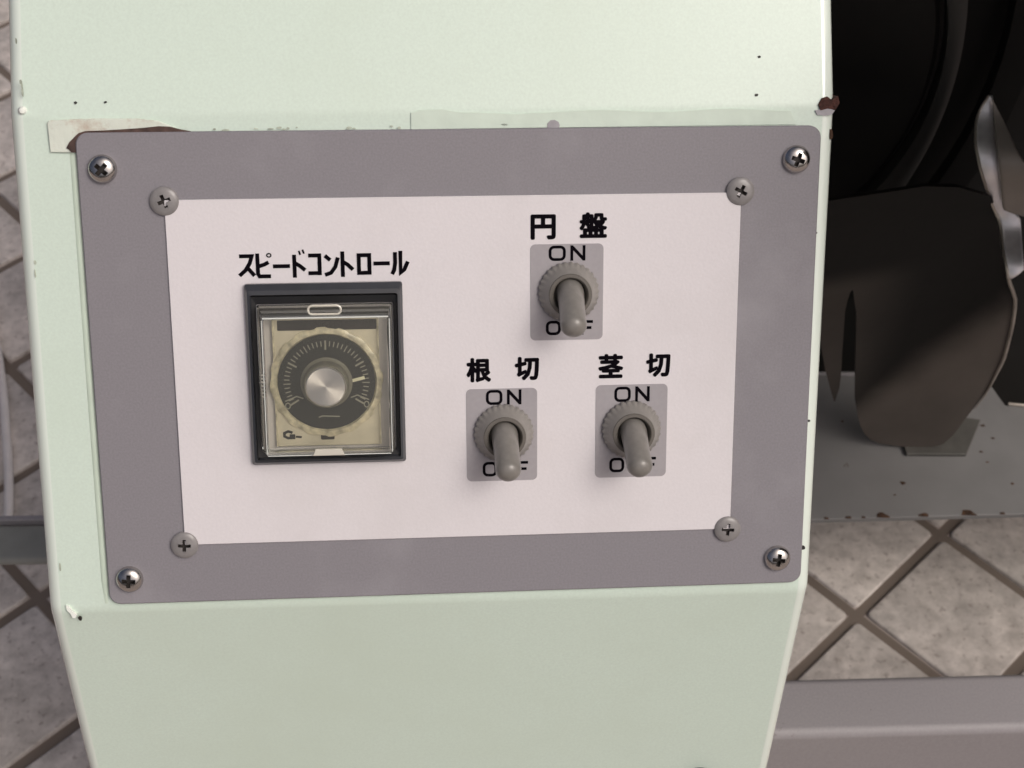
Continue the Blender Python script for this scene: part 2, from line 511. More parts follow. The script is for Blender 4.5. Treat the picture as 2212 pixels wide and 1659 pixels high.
# chips, rust and specks of dirt in the green paint
for k, (x, d, which, rx, rz, mm) in enumerate((
        (-.1310, .0015, 'low', .0009, .0014, 'chipdark'), (.1000, .0164, 'up', .0006, .0005, 'chipdark'),
        (.0988, .0039, 'up', .0008, .0006, 'chipdark'), (-.1197, .0033, 'up', .0006, .0005, 'chipdark'),
        (-.1104, .0034, 'up', .0006, .0004, 'chipdark'))):
    b = bmesh.new(); blob(b, 0, 0, rx, rz, .00005, seed=k); on_face('paint_chip', b, M[mm], x, d, which)
for k, (x, z, rx, rz, mm) in enumerate(((.1208, -.0674, .0013, .0010, 'chipdark'), (.1210, -.0210, .0005, .0005, 'chipdark'),
                                        (.1205, .0442, .0005, .0004, 'chipdark'))):
    b = bmesh.new(); blob(b, x, z, rx, rz, -.0019, seed=20 + k); link('paint_chip', b, M[mm], cab, smooth=False)
b = bmesh.new()
prism(b, [(-.1352, -.0800), (-.1340, -.0806), (-.1332, -.0822), (-.1318, -.0836), (-.1322, -.0846), (-.1332, -.0848), (-.1338, -.0832), (-.1350, -.0818)], .0012, .0035)
link('white_chip_and_glint', b, M['chip_glint'], cab, smooth=False)
b = bmesh.new()
prism(b, [(.1192, .0865), (.1204, .0885), (.1222, .0890), (.1236, .0878), (.1256, .0892), (.1262, .0870), (.1250, .0848), (.1222, .0852), (.1200, .0846)], .0013, .008)
link('rust_spot', b, M['rust'], cab, smooth=False)
b = bmesh.new()
prism(b, [(.1182, .0846), (.1200, .0850), (.1225, .0852), (.1248, .0846), (.1238, .0832), (.1215, .0829), (.1190, .0832)], .0014, .006)
link('bare_primer_patch', b, M['primer'], cab, smooth=False)
b = bmesh.new(); lathe_y(b, [(.0014, -.003), (.0013, -.0018), (.0008, -.0012), (0, -.0010)], 12, cx=-.1362, cz=.0868); link('white_chip_and_glint', b, M['chip_glint'], cab)  # glossy bump; its white is a highlight painted on
b = bmesh.new(); blob(b, .1243, .0768, .0008, .0022, -.0040, th=.0012, seed=5); link('rust_spot', b, M['rustedge'], cab, smooth=False)
b = bmesh.new(); blob(b, .0320, .0806, .0022, .0019, -.0019, th=.0006, jag=.1, seed=9); link('bare_primer_patch', b, M['primer'], cab, smooth=False)
b = bmesh.new(); prism(b, [(.0905, .0806), (.0925, .0826), (.0955, .0834), (.0950, .0808)], .0016, .0020); link('bare_primer_patch', b, M['primer'], cab, smooth=False)

# residue of tape at the plate's upper left corner, and the grime along the plate
b = bmesh.new()
prism(b, [(-.1287, .0828), (-.1280, .0837), (-.115, .0842), (-.100, .0840), (-.094, .0832), (-.090, .0815), (-.086, .0795), (-.118, .0780), (-.1205, .0735), (-.1284, .0737)], .0009, .0021, cham=.0003)
link('tape_residue', b, M['tape'], cab)
b = bmesh.new()
prism(b, [(-.1232, .0750), (-.1222, .0768), (-.1205, .0784), (-.1190, .0797), (-.1170, .0803), (-.112, .0804), (-.106, .0807), (-.099, .0811), (-.094, .0816), (-.0905, .0814),
          (-.0875, .0806), (-.084, .0799), (-.084, .0785), (-.118, .0785), (-.1198, .0735), (-.1218, .0737), (-.1224, .0745)], .0006, .0012)
link('grime_stain', b, M['grime'], cab, smooth=False)
b = bmesh.new()
rg = random.Random(11)
for k in range(15):
    x = rg.choice((rg.uniform(-.083, -.02), rg.uniform(-.07, -.05), rg.uniform(-.02, .11)))
    blob(b, x, .0800 + (x + .08) * .004 + rg.uniform(0, .0006), rg.uniform(.0004, .0016), rg.uniform(.0002, .0006), -.0017, th=.0002, n=7, seed=k)
for k in range(7):
    blob(b, -.1356 - rg.uniform(0, .0008), rg.choice((rg.uniform(.02, .05), rg.uniform(-.075, -.03), rg.uniform(.09, .11))), rg.uniform(.0003, .0006), rg.uniform(.0008, .003), -.0019, n=7, seed=50 + k)
o = link('dirt_specks', b, mat('grey_dirt', (.43, .48, .40), .8, noise_amt=.4, noise_scale=300), cab, smooth=False); o['kind'] = 'stuff'
# a dull strip of old tape film along the top of the plate
b = bmesh.new()
top = [(-.014, .0850), (-.011, .0858), (-.004, .0860)] + [(x / 1000, .0846 + .0004 * math.sin(x * .9) + (.0004 if x > 20 else 0)) for x in range(2, 112, 6)]
prism(b, top + [(.112, .0802), (-.014, .0798)], .0015, .0020)
link('tape_film', b, M['film'], cab, smooth=False)

# slightly darker green raised bead along the plate's left side
b = bmesh.new()
PX0, PX1, PZ0, PZ1 = -.1202, .1202, -.0798, .0798
bead = [(-.1217, .073), (-.1217, -.0800), (-.1200, -.0812)]
tube(b, [(-.1216, .0037, .0735), (-.1217, .0036, 0), (-.1217, .0036, -.072), (-.1215, .0039, -.080)], .0020, 14)
link('green_bead', b, M['bead'], cab)

# grey mounting plate
b = bmesh.new()
prism(b, rrect(PX0, PX1, PZ0, PZ1, .0040, 6), 0, .0022, cham=.0004)
plate = link('mounting_plate', b, M['plate'], cab, angle=25)
# white label sheet
b = bmesh.new()
prism(b, rrect(-.0935, .0940, -.0587, .0583, .0003, 2), -.0008, .0002, cham=.00015)
sheet = link('label_sheet', b, M['sheet'], cab, angle=25)

# ---- print on the sheet
HP = .00092
for (x0, x1, z0, z1) in ((.0242, .0485, .0099, .0422), (.0025, .0265, -.0388, -.0064), (.0464, .0709, -.0387, -.0060)):
    b = bmesh.new()
    prism(b, rrect(x0, x1, z0, z1, .0017, 5), -HP, -.0007)
    link('switch_label', b, M['print_grey'], sheet, smooth=False)

def glyph(ch, x0, x1, z0, z1, bold, h=HP):
    x0 += .0003; x1 -= .0003; z0 += .0003; z1 -= .0003
    cu = bpy.data.curves.new('lettering', 'FONT'); cu.body = ch; cu.offset = bold; cu.resolution_u = 3
    to = bpy.data.objects.new('lettering', cu); COL.objects.link(to)
    bpy.context.view_layer.update()
    me = bpy.data.meshes.new_from_object(to.evaluated_get(bpy.context.evaluated_depsgraph_get()))
    COL.objects.unlink(to); bpy.data.objects.remove(to)
    xs = [v.co.x for v in me.vertices]; ys = [v.co.y for v in me.vertices]
    ax, bx, ay, by = min(xs), max(xs), min(ys), max(ys)
    vs = [((v.co.x - ax) / (bx - ax) * (x1 - x0) + x0, -h, (v.co.y - ay) / (by - ay) * (z1 - z0) + z0) for v in me.vertices]
    fs = [tuple(p.vertices) for p in me.polygons]
    bpy.data.meshes.remove(me)
    return vs, fs
def caption(items, bold=.00036):
    V, F = [], []; h = HP
    for it in items:
        for k in range(9):
            vs, fs = glyph(*it, 0, h); h += .000003
            dx, dz = (0, 0) if k == 8 else (bold * math.cos(k * math.pi / 4), bold * math.sin(k * math.pi / 4))
            q = len(V); V += [(v[0] + dx, v[1], v[2] + dz) for v in vs]; F += [tuple(i + q for i in f) for f in fs]
    me = bpy.data.meshes.new('lettering'); me.from_pydata(V, [], F); me.update()
    return link_me('lettering', me, M['ink'], sheet, smooth=False)
caption([("円", .0244, .0326, .0438, .0520), ("盤", .0405, .0496, .0441, .0525)])
caption([("根", .0028, .0110, -.0040, .0043), ("切", .0190, .0271, -.0037, .0043)])
caption([("茎", .0472, .0556, -.0036, .0047), ("切", .0634, .0716, -.0035, .0046)])

kana = [
    ((-.0708, -.0657, .0332, .0403), [[(.05, .93), (.84, .93), (.70, .60), (.42, .28), (.02, .03)], [(.52, .42), (.98, .02)]], []),
    ((-.0652, -.0603, .0327, .0408), [[(.10, .98), (.10, .16), (.20, .05), (.95, .05)], [(.12, .45), (.55, .53), (.82, .62)]], [(.86, .90, .11, .07)]),
    ((-.0598, -.0543, .0357, .0370), [[(0, .5), (1, .5)]], []),
    ((-.0537, -.0494, .0325, .0415), [[(.20, .84), (.20, .0)], [(.22, .54), (.60, .43), (1.0, .27)], [(.56, .98), (.66, .83)], [(.84, 1.02), (.94, .87)]], []),
    ((-.0484, -.0443, .0332, .0402), [[(.02, .93), (.90, .93), (.90, .0)], [(0, .10), (.88, .10)]], []),
    ((-.0431, -.0386, .0329, .0401), [[(.04, .93), (.42, .72)], [(.02, .05), (.45, .14), (.78, .42), (.97, .84)]], []),
    ((-.0377, -.0339, .0325, .0409), [[(.12, 1), (.12, 0)], [(.14, .60), (.55, .48), (1, .28)]], []),
    ((-.0326, -.0279, .0331, .0402), [], []),
    ((-.0272, -.0219, .0361, .0374), [[(0, .5), (1, .5)]], []),
    ((-.0213, -.0160, .0329, .0408), [[(.22, .95), (.22, .5), (.15, .2), (.02, .03)], [(.55, 1.0), (.55, .09), (.78, .22), (1.0, .55)]], []),
]
b = bmesh.new(); hh = HP; sw = .00128
for (x0, x1, z0, z1), strokes, rings_ in kana:
    f = lambda p: (x0 + p[0] * (x1 - x0), z0 + p[1] * (z1 - z0))
    for s in strokes:
        hh += .000004; stroke(b, [f(p) for p in s], .00062 if s[0][1] >= .98 and s[-1][1] > .8 else sw, hh)
    for (cx, cz, rx, rz) in rings_:
        hh += .000004
        stroke(b, [f((cx + rx * math.cos(2 * math.pi * k / 14) * 1.25, cz + rz * math.sin(2 * math.pi * k / 14))) for k in range(14)], .00042, hh, True)
    if not strokes:
        hh += .000004
        stroke(b, [(x0 + sw / 2, z0 + sw / 2), (x1 - sw / 2, z0 + sw / 2), (x1 - sw / 2, z1 - sw / 2), (x0 + sw / 2, z1 - sw / 2)], sw, hh, True)
link('lettering', b, M['ink'], sheet, smooth=False)

def on_off(on, off, w=.00096):
    b = bmesh.new(); h = HP + .00006
    def O(x0, x1, z0, z1): stroke(b, rrect(x0 + w / 2, x1 - w / 2, z0 + w / 2, z1 - w / 2, .0013, 4), w, h, True)
    x0, x1, z0, z1 = on; L = x1 - x0
    O(x0, x0 + L * .465, z0, z1)
    a = x0 + L * .59
    stroke(b, [(a + w / 2, z0), (a + w / 2, z1)], w, h); stroke(b, [(x1 - w / 2, z0), (x1 - w / 2, z1)], w, h + .000004)
    stroke(b, [(a + w / 2, z1 - w * .4), (x1 - w / 2, z0 + w * .4)], w * 1.1, h + .000008)
    x0, x1, z0, z1 = off; L = x1 - x0
    O(x0, x0 + L * .32, z0, z1)
    for fx in (.42, .74):
        a = x0 + L * fx; e = a + L * .26; h += .00002
        stroke(b, [(a + w / 2, z0), (a + w / 2, z1 - w / 2), (e, z1 - w / 2)], w, h)
        stroke(b, [(a + w / 2, (z0 + z1) / 2 - .0001), (e - .0005, (z0 + z1) / 2 - .0001)], w, h + .000004)
    link('lettering', b, M['ink'], sheet, smooth=False)
on_off((.0303, .0425, .0366, .0417), (.0294, .0452, .0116, .0165))
on_off((.0092, .0212, -.0120, -.0068), (.0079, .0234, -.0372, -.0320))
on_off((.0527, .0648, -.0120, -.0067), (.0513, .0674, -.0369, -.0317))

# ---- screws
def screw_mesh(prof, depth_, arm, wid, top):
    b = bmesh.new(); lathe_y(b, prof, 40)
    bmesh.ops.recalc_face_normals(b, faces=b.faces)
    me = bpy.data.meshes.new('a'); b.to_mesh(me); b.free()
    oa = bpy.data.objects.new('a', me); COL.objects.link(oa)
    c = bmesh.new()
    rings_ = []
    for k_, hh_ in ((.42, -depth_), (.78, -depth_ * .35), (1.0, .002)):
        A_, w_ = arm / 2 * k_, wid / 2 * (.75 + .25 * k_)
        pl = [(A_, w_), (w_, w_), (w_, A_), (-w_, A_), (-w_, w_), (-A_, w_), (-A_, -w_), (-w_, -w_), (-w_, -A_), (w_, -A_), (w_, -w_), (A_, -w_)]
        rings_.append([c.verts.new((x, -(top + hh_), z)) for x, z in pl])
    for r0, r1 in zip(rings_, rings_[1:]):
        for q in range(12): c.faces.new((r0[q], r0[(q + 1) % 12], r1[(q + 1) % 12], r1[q]))
    c.faces.new(rings_[0]); c.faces.new(rings_[-1])
    bmesh.ops.recalc_face_normals(c, faces=c.faces)
    mc = bpy.data.meshes.new('c'); c.to_mesh(mc); c.free()
    oc = bpy.data.objects.new('c', mc); COL.objects.link(oc)
    md = oa.modifiers.new('b', 'BOOLEAN'); md.operation = 'DIFFERENCE'; md.object = oc; md.solver = 'EXACT'
    bpy.context.view_layer.update()
    out = bpy.data.meshes.new_from_object(oa.evaluated_get(bpy.context.evaluated_depsgraph_get()))
    for q in (oa, oc):
        COL.objects.unlink(q); bpy.data.objects.remove(q)
    out.name = 'screw'
    out.polygons.foreach_set("use_smooth", [True] * len(out.polygons)); out.set_sharp_from_angle(angle=R(32))
    return out
pan = screw_mesh([(.0044, -.0008), (.0046, 0), (.00462, .0007), (.0043, .0015), (.0036, .0022), (.0026, .0027), (.0013, .0029), (0, .0030)], .0020, .0056, .00150, .0030)
csk = screw_mesh([(.0046, -.0008), (.00465, .0001), (.0044, .0004), (.0033, .0008), (.0018, .0010), (0, .00105)], .0016, .0054, .00125, .00105)
def recess(me, prof, m1, m2):
    me.materials.clear(); me.materials.append(m1); me.materials.append(m2)
    pr = sorted(prof)
    for p in me.polygons:
        c = p.center; r = math.hypot(c.x, c.z)
        if r < .0031 and -c.y < interp0(pr, r) - .00022: p.material_index = 1
def interp0(tab, r):
    for (r0, h0), (r1, h1) in zip(tab, tab[1:]):
        if r <= r1: return h0 + (h1 - h0) * (r - r0) / max(1e-9, r1 - r0)
    return tab[-1][1]
M['recess'] = mat('dark_screw_recess', (.035, .030, .028), .6, metal=.3, noise_amt=.4, noise_scale=900)  # recess faces darker than the screw head
recess(pan, [(.0046, 0), (.0043, .0015), (.0036, .0022), (.0026, .0027), (.0013, .0029), (0, .0030)], M['steel'], M['recess'])
recess(csk, [(.0044, .0004), (.0033, .0008), (.0018, .0010), (0, .00105)], M['greyscrew'], M['recess'])
def place(me, name, x, z, h, a):
    o = bpy.data.objects.new(name, me); COL.objects.link(o); o.parent = cab
    o.location = (x, -h, z); o.rotation_euler = (0, R(a), 0)
for x, z, a in ((-.1122, .0684, 42), (.1121, .0690, 20), (.1113, -.0702, 8), (-.1128, -.0705, 5)):
    place(pan, 'pan_head_screw', x, z, .0001, a)
for x, z, a in ((-.0934, .0580, -20), (.0937, .0588, 28), (.0931, -.0587, 6), (-.0936, -.0587, 3)):
    place(csk, 'countersunk_screw', x, z, .0009, a)
# the black bolt low on the front
b = bmesh.new()
lathe_y(b, [(.0058, 0), (.0058, .0012), (.0046, .0016), (.0046, .0045), (.0038, .0055), (0, .0058)], 24)
on_face('bolt', b, M['blackplastic'], .0955, .1062, 'low')

# ---- toggle switches
def make_boot():
    b = bmesh.new()
    def kn(r, h, k):
        if h < .0022 and r > .0088: return r * (1.0 + (.012 if (k % 4) < 2 else -.026))
        return r
    lathe_y(b, [(.0100, 0), (.0101, .0006), (.0100, .0013), (.0094, .0021), (.0087, .0030), (.0079, .0046), (.0074, .0058), (.0071, .0062)], 120, rfun=kn, close=False)
    return b
def switch(x, z, lean, first):
    if first is None:
        base = link('toggle_switch', make_boot(), M['rubber'], cab, angle=40)
        b = bmesh.new()
        lathe_y(b, [(.0072, .0060), (.0070, .0066), (.0060, .0067), (.0056, .0063), (.0052, .0045), (.0048, .0025), (0, .0025)], 48, close=False)
        link('rubber_collar', b, M['rubberring'], base)
        b = bmesh.new()
        # rubber-sleeved lever, thrown down: axis leans to -z as it rises
        P = [Vector((0, -.0025, .0012)), Vector((0, -.0060, .0004)), Vector((0, -.0100, -.0022)), Vector((0, -.0135, -.0048)), Vector((0, -.0160, -.0065)), Vector((0, -.0176, -.0077))]
        rads = [.0044, .0045, .0043, .0042, .0043, .0043]
        d = (P[-1] - P[-2]).normalized()
        for k in range(1, 9):
            a = math.pi / 2 * k / 8
            P.append(P[5] + d * .0036 * math.sin(a)); rads.append(max(.0043 * math.cos(a), .00002))
        tube(b, P, 0, 28, radii=rads)
        lv = link('lever', b, M['lever'], base, angle=60)
    else:
        base = first.copy(); COL.objects.link(base); base.parent = cab
        for ch in first.children:
            c = ch.copy(); COL.objects.link(c); c.parent = base
    base.location = (x, -.0010, z)
    for ch in base.children:
        if ch.name.startswith('lever'): ch.rotation_euler = (R(lean[1]), R(lean[0]), 0)
    return base
s1 = switch(.0369, .0262, (2, 0), None)
s2 = switch(.0151, -.0218, (-2, 0), s1)
s3 = switch(.0586, -.0216, (-2, 0), s1)

# ---- speed controller
cx0, cx1, cz0, cz1 = -.0693, -.0180, -.0305, .0308
b = bmesh.new()
# bezel: ring frame with chamfered outer edge and a wide band at the top
def frame(bm, outer, inner, steps):
    """steps: list of (t, h): t=0 outer outline, 1 inner outline"""
    rings = []
    for t, h in steps:
        rings.append([bm.verts.new((o[0] * (1 - t) + i[0] * t, -h, o[1] * (1 - t) + i[1] * t)) for o, i in zip(outer, inner)])
    n = len(outer)
    for a, c in zip(rings, rings[1:]):
        for k in range(n):
            j = (k + 1) % n
            bm.faces.new((a[k], a[j], c[j], c[k]))
outer = rrect(cx0, cx1, cz0, cz1, .0008, 2)
inner = rrect(-.0658, -.0212, -.0262, .0242, .0006, 2)
frame(b, outer, inner, [(0, .0006), (0, .0024), (.28, .0042), (.50, .0044), (.62, .0030), (1, .0026), (1, -.004)])
ctl = link('speed_controller', b, M['darkplastic'], cab, angle=20)
ctl.data.materials.append(M['blackplastic'])
for p in ctl.data.polygons:
    c_ = p.center
    if -.0672 < c_.x < -.0200 and -.0280 < c_.z < .0272: p.material_index = 1
b = bmesh.new(); prism(b, rrect(-.0660, -.0210, -.0264, .0244, .0005, 2), .0002, .0018)
o = link('housing_back', b, M['brownplastic'], ctl, smooth=False)
b = bmesh.new(); prism(b, rrect(-.0606, -.0264, -.0244, .0192, .0006, 3), -.0022, .0002, cham=.0002)
link('face_plate', b, M['face'], ctl, angle=25)
b = bmesh.new(); prism(b, rrect(-.0592, -.0268, .0152, .0186, .0003, 2), -.0024, -.0021)
link('name_strip', b, M['brownplastic'], ctl, smooth=False)
b = bmesh.new()
DC = (-.0437, -.0024)
def knr(r, h, k): return r * (1 + (.012 if (k % 8) < 4 else -.012)) if r > .0175 else r
lathe_y(b, [(.0185, .0022), (.0185, .0030), (.0176, .0034), (.0166, .0034), (.0161, .0026)], 128, cx=DC[0], cz=DC[1], rfun=knr, close=False)
link('dial_ring', b, M['amber'], ctl, angle=30)
b = bmesh.new(); lathe_y(b, [(.0163, .0021), (.0161, .0028), (.0, .0028)], 64, cx=DC[0], cz=DC[1])
link('dial', b, M['dial'], ctl)
b = bmesh.new()
for k in range(41):
    a = R(212 - k * 244 / 40)
    major = k % 10 == 0
    r0, r1 = (.0110, .0142) if major else ((.0118, .0142) if k % 5 == 0 else (.0122, .0140))
    c, s = math.cos(a), math.sin(a)
    stroke(b, [(DC[0] + r0 * c, DC[1] + r0 * s), (DC[0] + r1 * c, DC[1] + r1 * s)], .0006 if major else .00036, .0029)
for sg in (-1, 1):
    stroke(b, [(DC[0] + sg * .0138, DC[1] - .0062), (DC[0] + sg * .0100, DC[1] - .0046), (DC[0] + sg * .0078, DC[1] - .0054)], .0004, .00291)
    stroke(b, [(DC[0] + sg * .0130 + .0008 * math.cos(t / 10 * 2 * math.pi), DC[1] - .0078 + .0010 * math.sin(t / 10 * 2 * math.pi)) for t in range(10)], .00035, .00292, True)
stroke(b, [(DC[0] - .0030, DC[1] - .0120), (DC[0] - .0018, DC[1] - .0115), (DC[0] + .004, DC[1] - .0118)], .0004, .00293)
link('tick_marks', b, M['tick'], ctl, smooth=False)
b = bmesh.new(); stroke(b, [(-.0356, -.0021), (-.0311, -.0010)], .0011, .0031); link('pointer', b, M['pointer'], ctl, smooth=False)
b = bmesh.new()
lathe_y(b, [(.0086, .0028), (.0086, .0036), (.0076, .0042), (.0073, .0085), (.0069, .0090), (.0066, .0090)], 64, cx=DC[0], cz=DC[1], close=False)
link('knob_skirt', b, M['skirt'], ctl)
b = bmesh.new()
lathe_y(b, [(.0067, .0080), (.0067, .0090), (.0063, .0094), (.0, .0094)], 64, close=False)
kb = link('knob', b, M['spun'], ctl); kb.location = (DC[0], 0, DC[1])
# logo-like mark and indicator window low on the face
b = bmesh.new()
stroke(b, [(-.0556, -.0196), (-.0570, -.0191), (-.0583, -.0197), (-.0583, -.0208), (-.0572, -.0214), (-.0552, -.0214), (-.0552, -.0206), (-.0566, -.0206)], .0009, .0024)
stroke(b, [(-.0546, -.0210), (-.0526, -.0212)], .0007, .00241)
link('mark', b, M['blackplastic'], ctl, smooth=False)
b = bmesh.new(); prism(b, rrect(-.0462, -.0417, -.0222, -.0199, .0004, 2), -.0026, -.0020); link('indicator_window', b, M['brownplastic'], ctl, smooth=False)
for x in (-.0609, -.0266):
    b = bmesh.new(); box(b, x, x + .0005, -.0030, -.0010, -.0240, .0190); link('face_trim', b, M['amber'], ctl, smooth=False)
# clear cover
b = bmesh.new()
bx0, bx1, bz0, bz1 = -.0656, -.0214, -.0258, .0240
fx0, fx1, fz0, fz1 = -.0637, -.0222, -.0250, .0216
n = 3
base_o = rrect(bx0, bx1, bz0, bz1, .0008, n); front_o = rrect(fx0, fx1, fz0, fz1, .0010, n)
rg_ = []
for t, h in ((0, .0030), (.15, .0045), (1, .0112)):
    rg_.append([b.verts.new((o_[0] * (1 - t) + i_[0] * t, -h, o_[1] * (1 - t) + i_[1] * t)) for o_, i_ in zip(base_o, front_o)])
fr2 = rrect(fx0 + .0007, fx1 - .0007, fz0 + .0007, fz1 - .0007, .0006, n)
rg_.append([b.verts.new((p[0], -.0119, p[1])) for p in fr2])
for a, c in zip(rg_, rg_[1:]):
    for k in range(len(a)):
        j = (k + 1) % len(a); b.faces.new((a[k], a[j], c[j], c[k]))
b.faces.new(rg_[-1])
cover = link('clear_cover', b, M['cover'], ctl, angle=25)
md = cover.modifiers.new('solid', 'SOLIDIFY'); md.thickness = .0009; md.offset = -1
# finger tabs and ridges moulded on the cover
def ringtab(x0, x1, z0, z1, h, w):
    bb = bmesh.new()
    tube_pts = [(p[0], -h, p[1]) for p in rrect(x0, x1, z0, z1, min(x1 - x0, z1 - z0) / 2 * .98, 5)]
    tube(bb, tube_pts + [tube_pts[0]], w, 8, cap=False)
    return bb
tabm = mat('pale_clear_plastic', (.62, .60, .52), .2, coat=.6)
link('cover_tab', ringtab(-.0484, -.0379, .0222, .0250, .0110, .00040), tabm, ctl)
b = bmesh.new(); prism(b, [(-.0484, -.0248), (-.0476, -.0226), (-.0390, -.0226), (-.0380, -.0248)], -.0128, -.0118, cham=.0002); link('cover_tab', b, tabm, ctl)
b = bmesh.new()
for k in range(7):
    z = .0022 - k * .0012
    box(b, -.0644, -.0634, -.0100, -.0084, z - .0003, z + .0003)
link('grip_ridges', b, tabm, ctl, smooth=False)
b = bmesh.new(); box(b, fx0 + .0006, fx1 - .0006, -.0121, -.0115, fz1 - .0006, fz1 - .0001)  # pale bars stand in for reflections along the cover's edges
for bx in ((fx0 + .0002, fx0 + .0005), (fx1 - .0004, fx1 - .0001)): box(b, bx[0], bx[1], -.0120, -.0116, fz0 + .0008, fz1 - .0010)
box(b, fx0 + .0006, fx1 - .0006, -.0120, -.0116, fz0 + .0001, fz0 + .0004)
link('cover_edge_glints', b, mat('painted_cover_glint', (.70, .74, .70), .10, coat=1.0, spec=.8), ctl, bevel=.0001, seg=2)

# ================================================================== MACHINE BEHIND, RIGHT
mach = thing('cutting_machine', 'dark cutting machine with black disc guard and worn grey tray right of the control box', 'machine', Matrix.Translation((.30, .60, 0)))
MI = Matrix.Translation((-.30, -.60, 0))
def mpart(name, bm, m, **k):
    bmesh.ops.transform(bm, matrix=MI, verts=bm.verts)
    return link(name, bm, m, mach, **k)
def plan(bm, pts, z0, z1):
    n_ = len(pts)
    A = [bm.verts.new((x, y, z1)) for x, y in pts]; B = [bm.verts.new((x, y, z0)) for x, y in pts]
    bm.faces.new(A); bm.faces.new(list(reversed(B)))
    for i in range(n_):
        j = (i + 1) % n_; bm.faces.new((A[i], A[j], B[j], B[i]))
b = bmesh.new()
plan(b, [(.104, .5135), (.1806, .5192), (.3034, .5277), (.75, .560), (.75, .640), (.3640, .6109), (.3092, .6124), (.3037, .6281), (.300, .640), (.104, .6340)], .166, .170)
box(b, .104, .298, .632, .6365, .08, .1655)
tray = mpart('tray', b, M['tray'], bevel=.0007, seg=2)
def mchild(name, bm, m, parent, **k):
    bmesh.ops.transform(bm, matrix=MI, verts=bm.verts)
    return link(name, bm, m, parent, **k)
# bright cut edge of the opening
b = bmesh.new(); tube(b, [(.3110, .6128, .1705), (.3200, .6118, .1708), (.3640, .6112, .1708)], .0013, 8)
mchild('cut_edge', b, M['edge'], tray)
b = bmesh.new(); tube(b, [(.189, .6345, .1700), (.240, .6345, .1700)], .0011, 8)
mchild('cut_edge', b, M['rail'], tray)
# rust patches along the front edge
b = bmesh.new()
rg = random.Random(5)
for k, (x, wd) in enumerate(((.1990, .0022), (.2195, .0050), (.2440, .0040), (.2700, .0055), (.186, .002), (.208, .0016), (.2905, .002))):
    y = .5192 + (x - .1806) * .0692
    n_ = 12
    pts = [(x + wd * math.cos(2 * math.pi * q / n_) * rg.uniform(.6, 1), y + .0003 + max(-.0002, wd * .75 * math.sin(2 * math.pi * q / n_) * rg.uniform(.5, 1))) for q in range(n_)]
    plan(b, pts, .1698, .17035)
for (x, y, r_) in ((.2050, .5950, .0009), (.2350, .5480, .0019), (.2290, .5390, .0010), (.2870, .5740, .0014), (.2890, .5660, .0010), (.2960, .5850, .0012), (.2920, .5950, .0018), (.3010, .5500, .0013)):
    pts = [(x + r_ * math.cos(2 * math.pi * q / 9) * rg.uniform(.5, 1.2), y + r_ * .8 * math.sin(2 * math.pi * q / 9) * rg.uniform(.4, 1.1)) for q in range(9)]
    plan(b, pts, .1698, .17020)
o = mchild('rust_patch', b, M['rustedge'], tray, smooth=False); o['kind'] = 'stuff'
# black guard behind: back wall, side wall, added out-of-view hood
b = bmesh.new(); box(b, .06, 1.3, .665, .70, .02, 1.05)
mpart('guard_back', b, M['black'], smooth=False)
b = bmesh.new(); box(b, .06, .085, .50, .663, .30, .60)
mpart('guard_side', b, M['black'], smooth=False)
b = bmesh.new(); box(b, .14, .375, .470, .70, .562, .580)  # roof, cheek and visor added unseen to keep light off the interior
box(b, .360, .366, .31, .69, .430, .680)
vis = [b.verts.new((x, y, z)) for x in (.17, .375) for y, z in ((.470, .562), (.470, .572), (.300, .690), (.300, .682))]
for q in ((3, 2, 1, 0), (4, 5, 6, 7), (1, 2, 6, 5), (0, 4, 7, 3), (2, 3, 7, 6)): b.faces.new([vis[i] for i in q])
mpart('shade_blocker', b, M['black'], bevel=.002, seg=2)
# rim of the disc guard: a broad dark band, curving
b = bmesh.new()
def arc(cx, cz, r, a): return (cx + r * math.cos(R(a)), cz + r * math.sin(R(a)))
N = 48
va = []
for k in range(N + 1):
    t = k / N
    zz = .215 + t * .33
    xo = -.0195 + math.sqrt(max(0, .2410 ** 2 - (zz - .4061) ** 2))
    xi = .0523 + math.sqrt(max(0.00001, .1614 ** 2 - (max(zz, .262) - .4072) ** 2))
    if zz < .262: xi = min(xi, xo - .03)
    xi = min(xi, xo - .006)
    va.append(((xi, zz), (xo, zz)))
fr_ = [[b.verts.new((p[0], y, p[1])) for p, y in ((q[0], .632), (q[0], .622), (((q[0][0] + q[1][0]) / 2, q[0][1]), .620), (q[1], .622), (q[1], .640))] for q in va]
for a, c in zip(fr_, fr_[1:]):
    for k in range(4): b.faces.new((a[k], a[k + 1], c[k + 1], c[k]))
mpart('guard_rim', b, M['rimband'], angle=60)
b = bmesh.new()
lathe_y(b, [(.268, -.650), (.270, -.644), (.285, -.642), (.288, -.650)], 96, cx=-.0195, cz=.4061, close=False)
bmesh.ops.delete(b, geom=[v for v in b.verts if v.co.x < .06], context='VERTS')
mpart('outer_rim', b, mat('faint_dark_rim', (.013, .013, .013), .6, spec=.2), angle=60)
b = bmesh.new()
lathe_y(b, [(.1585, -.640), (.1585, -.628), (.1560, -.626), (.06, -.6255), (.055, -.620), (0, -.620)], 96, cx=.0523, cz=.4072)
mpart('cutting_disc', b, M['black'], angle=30)

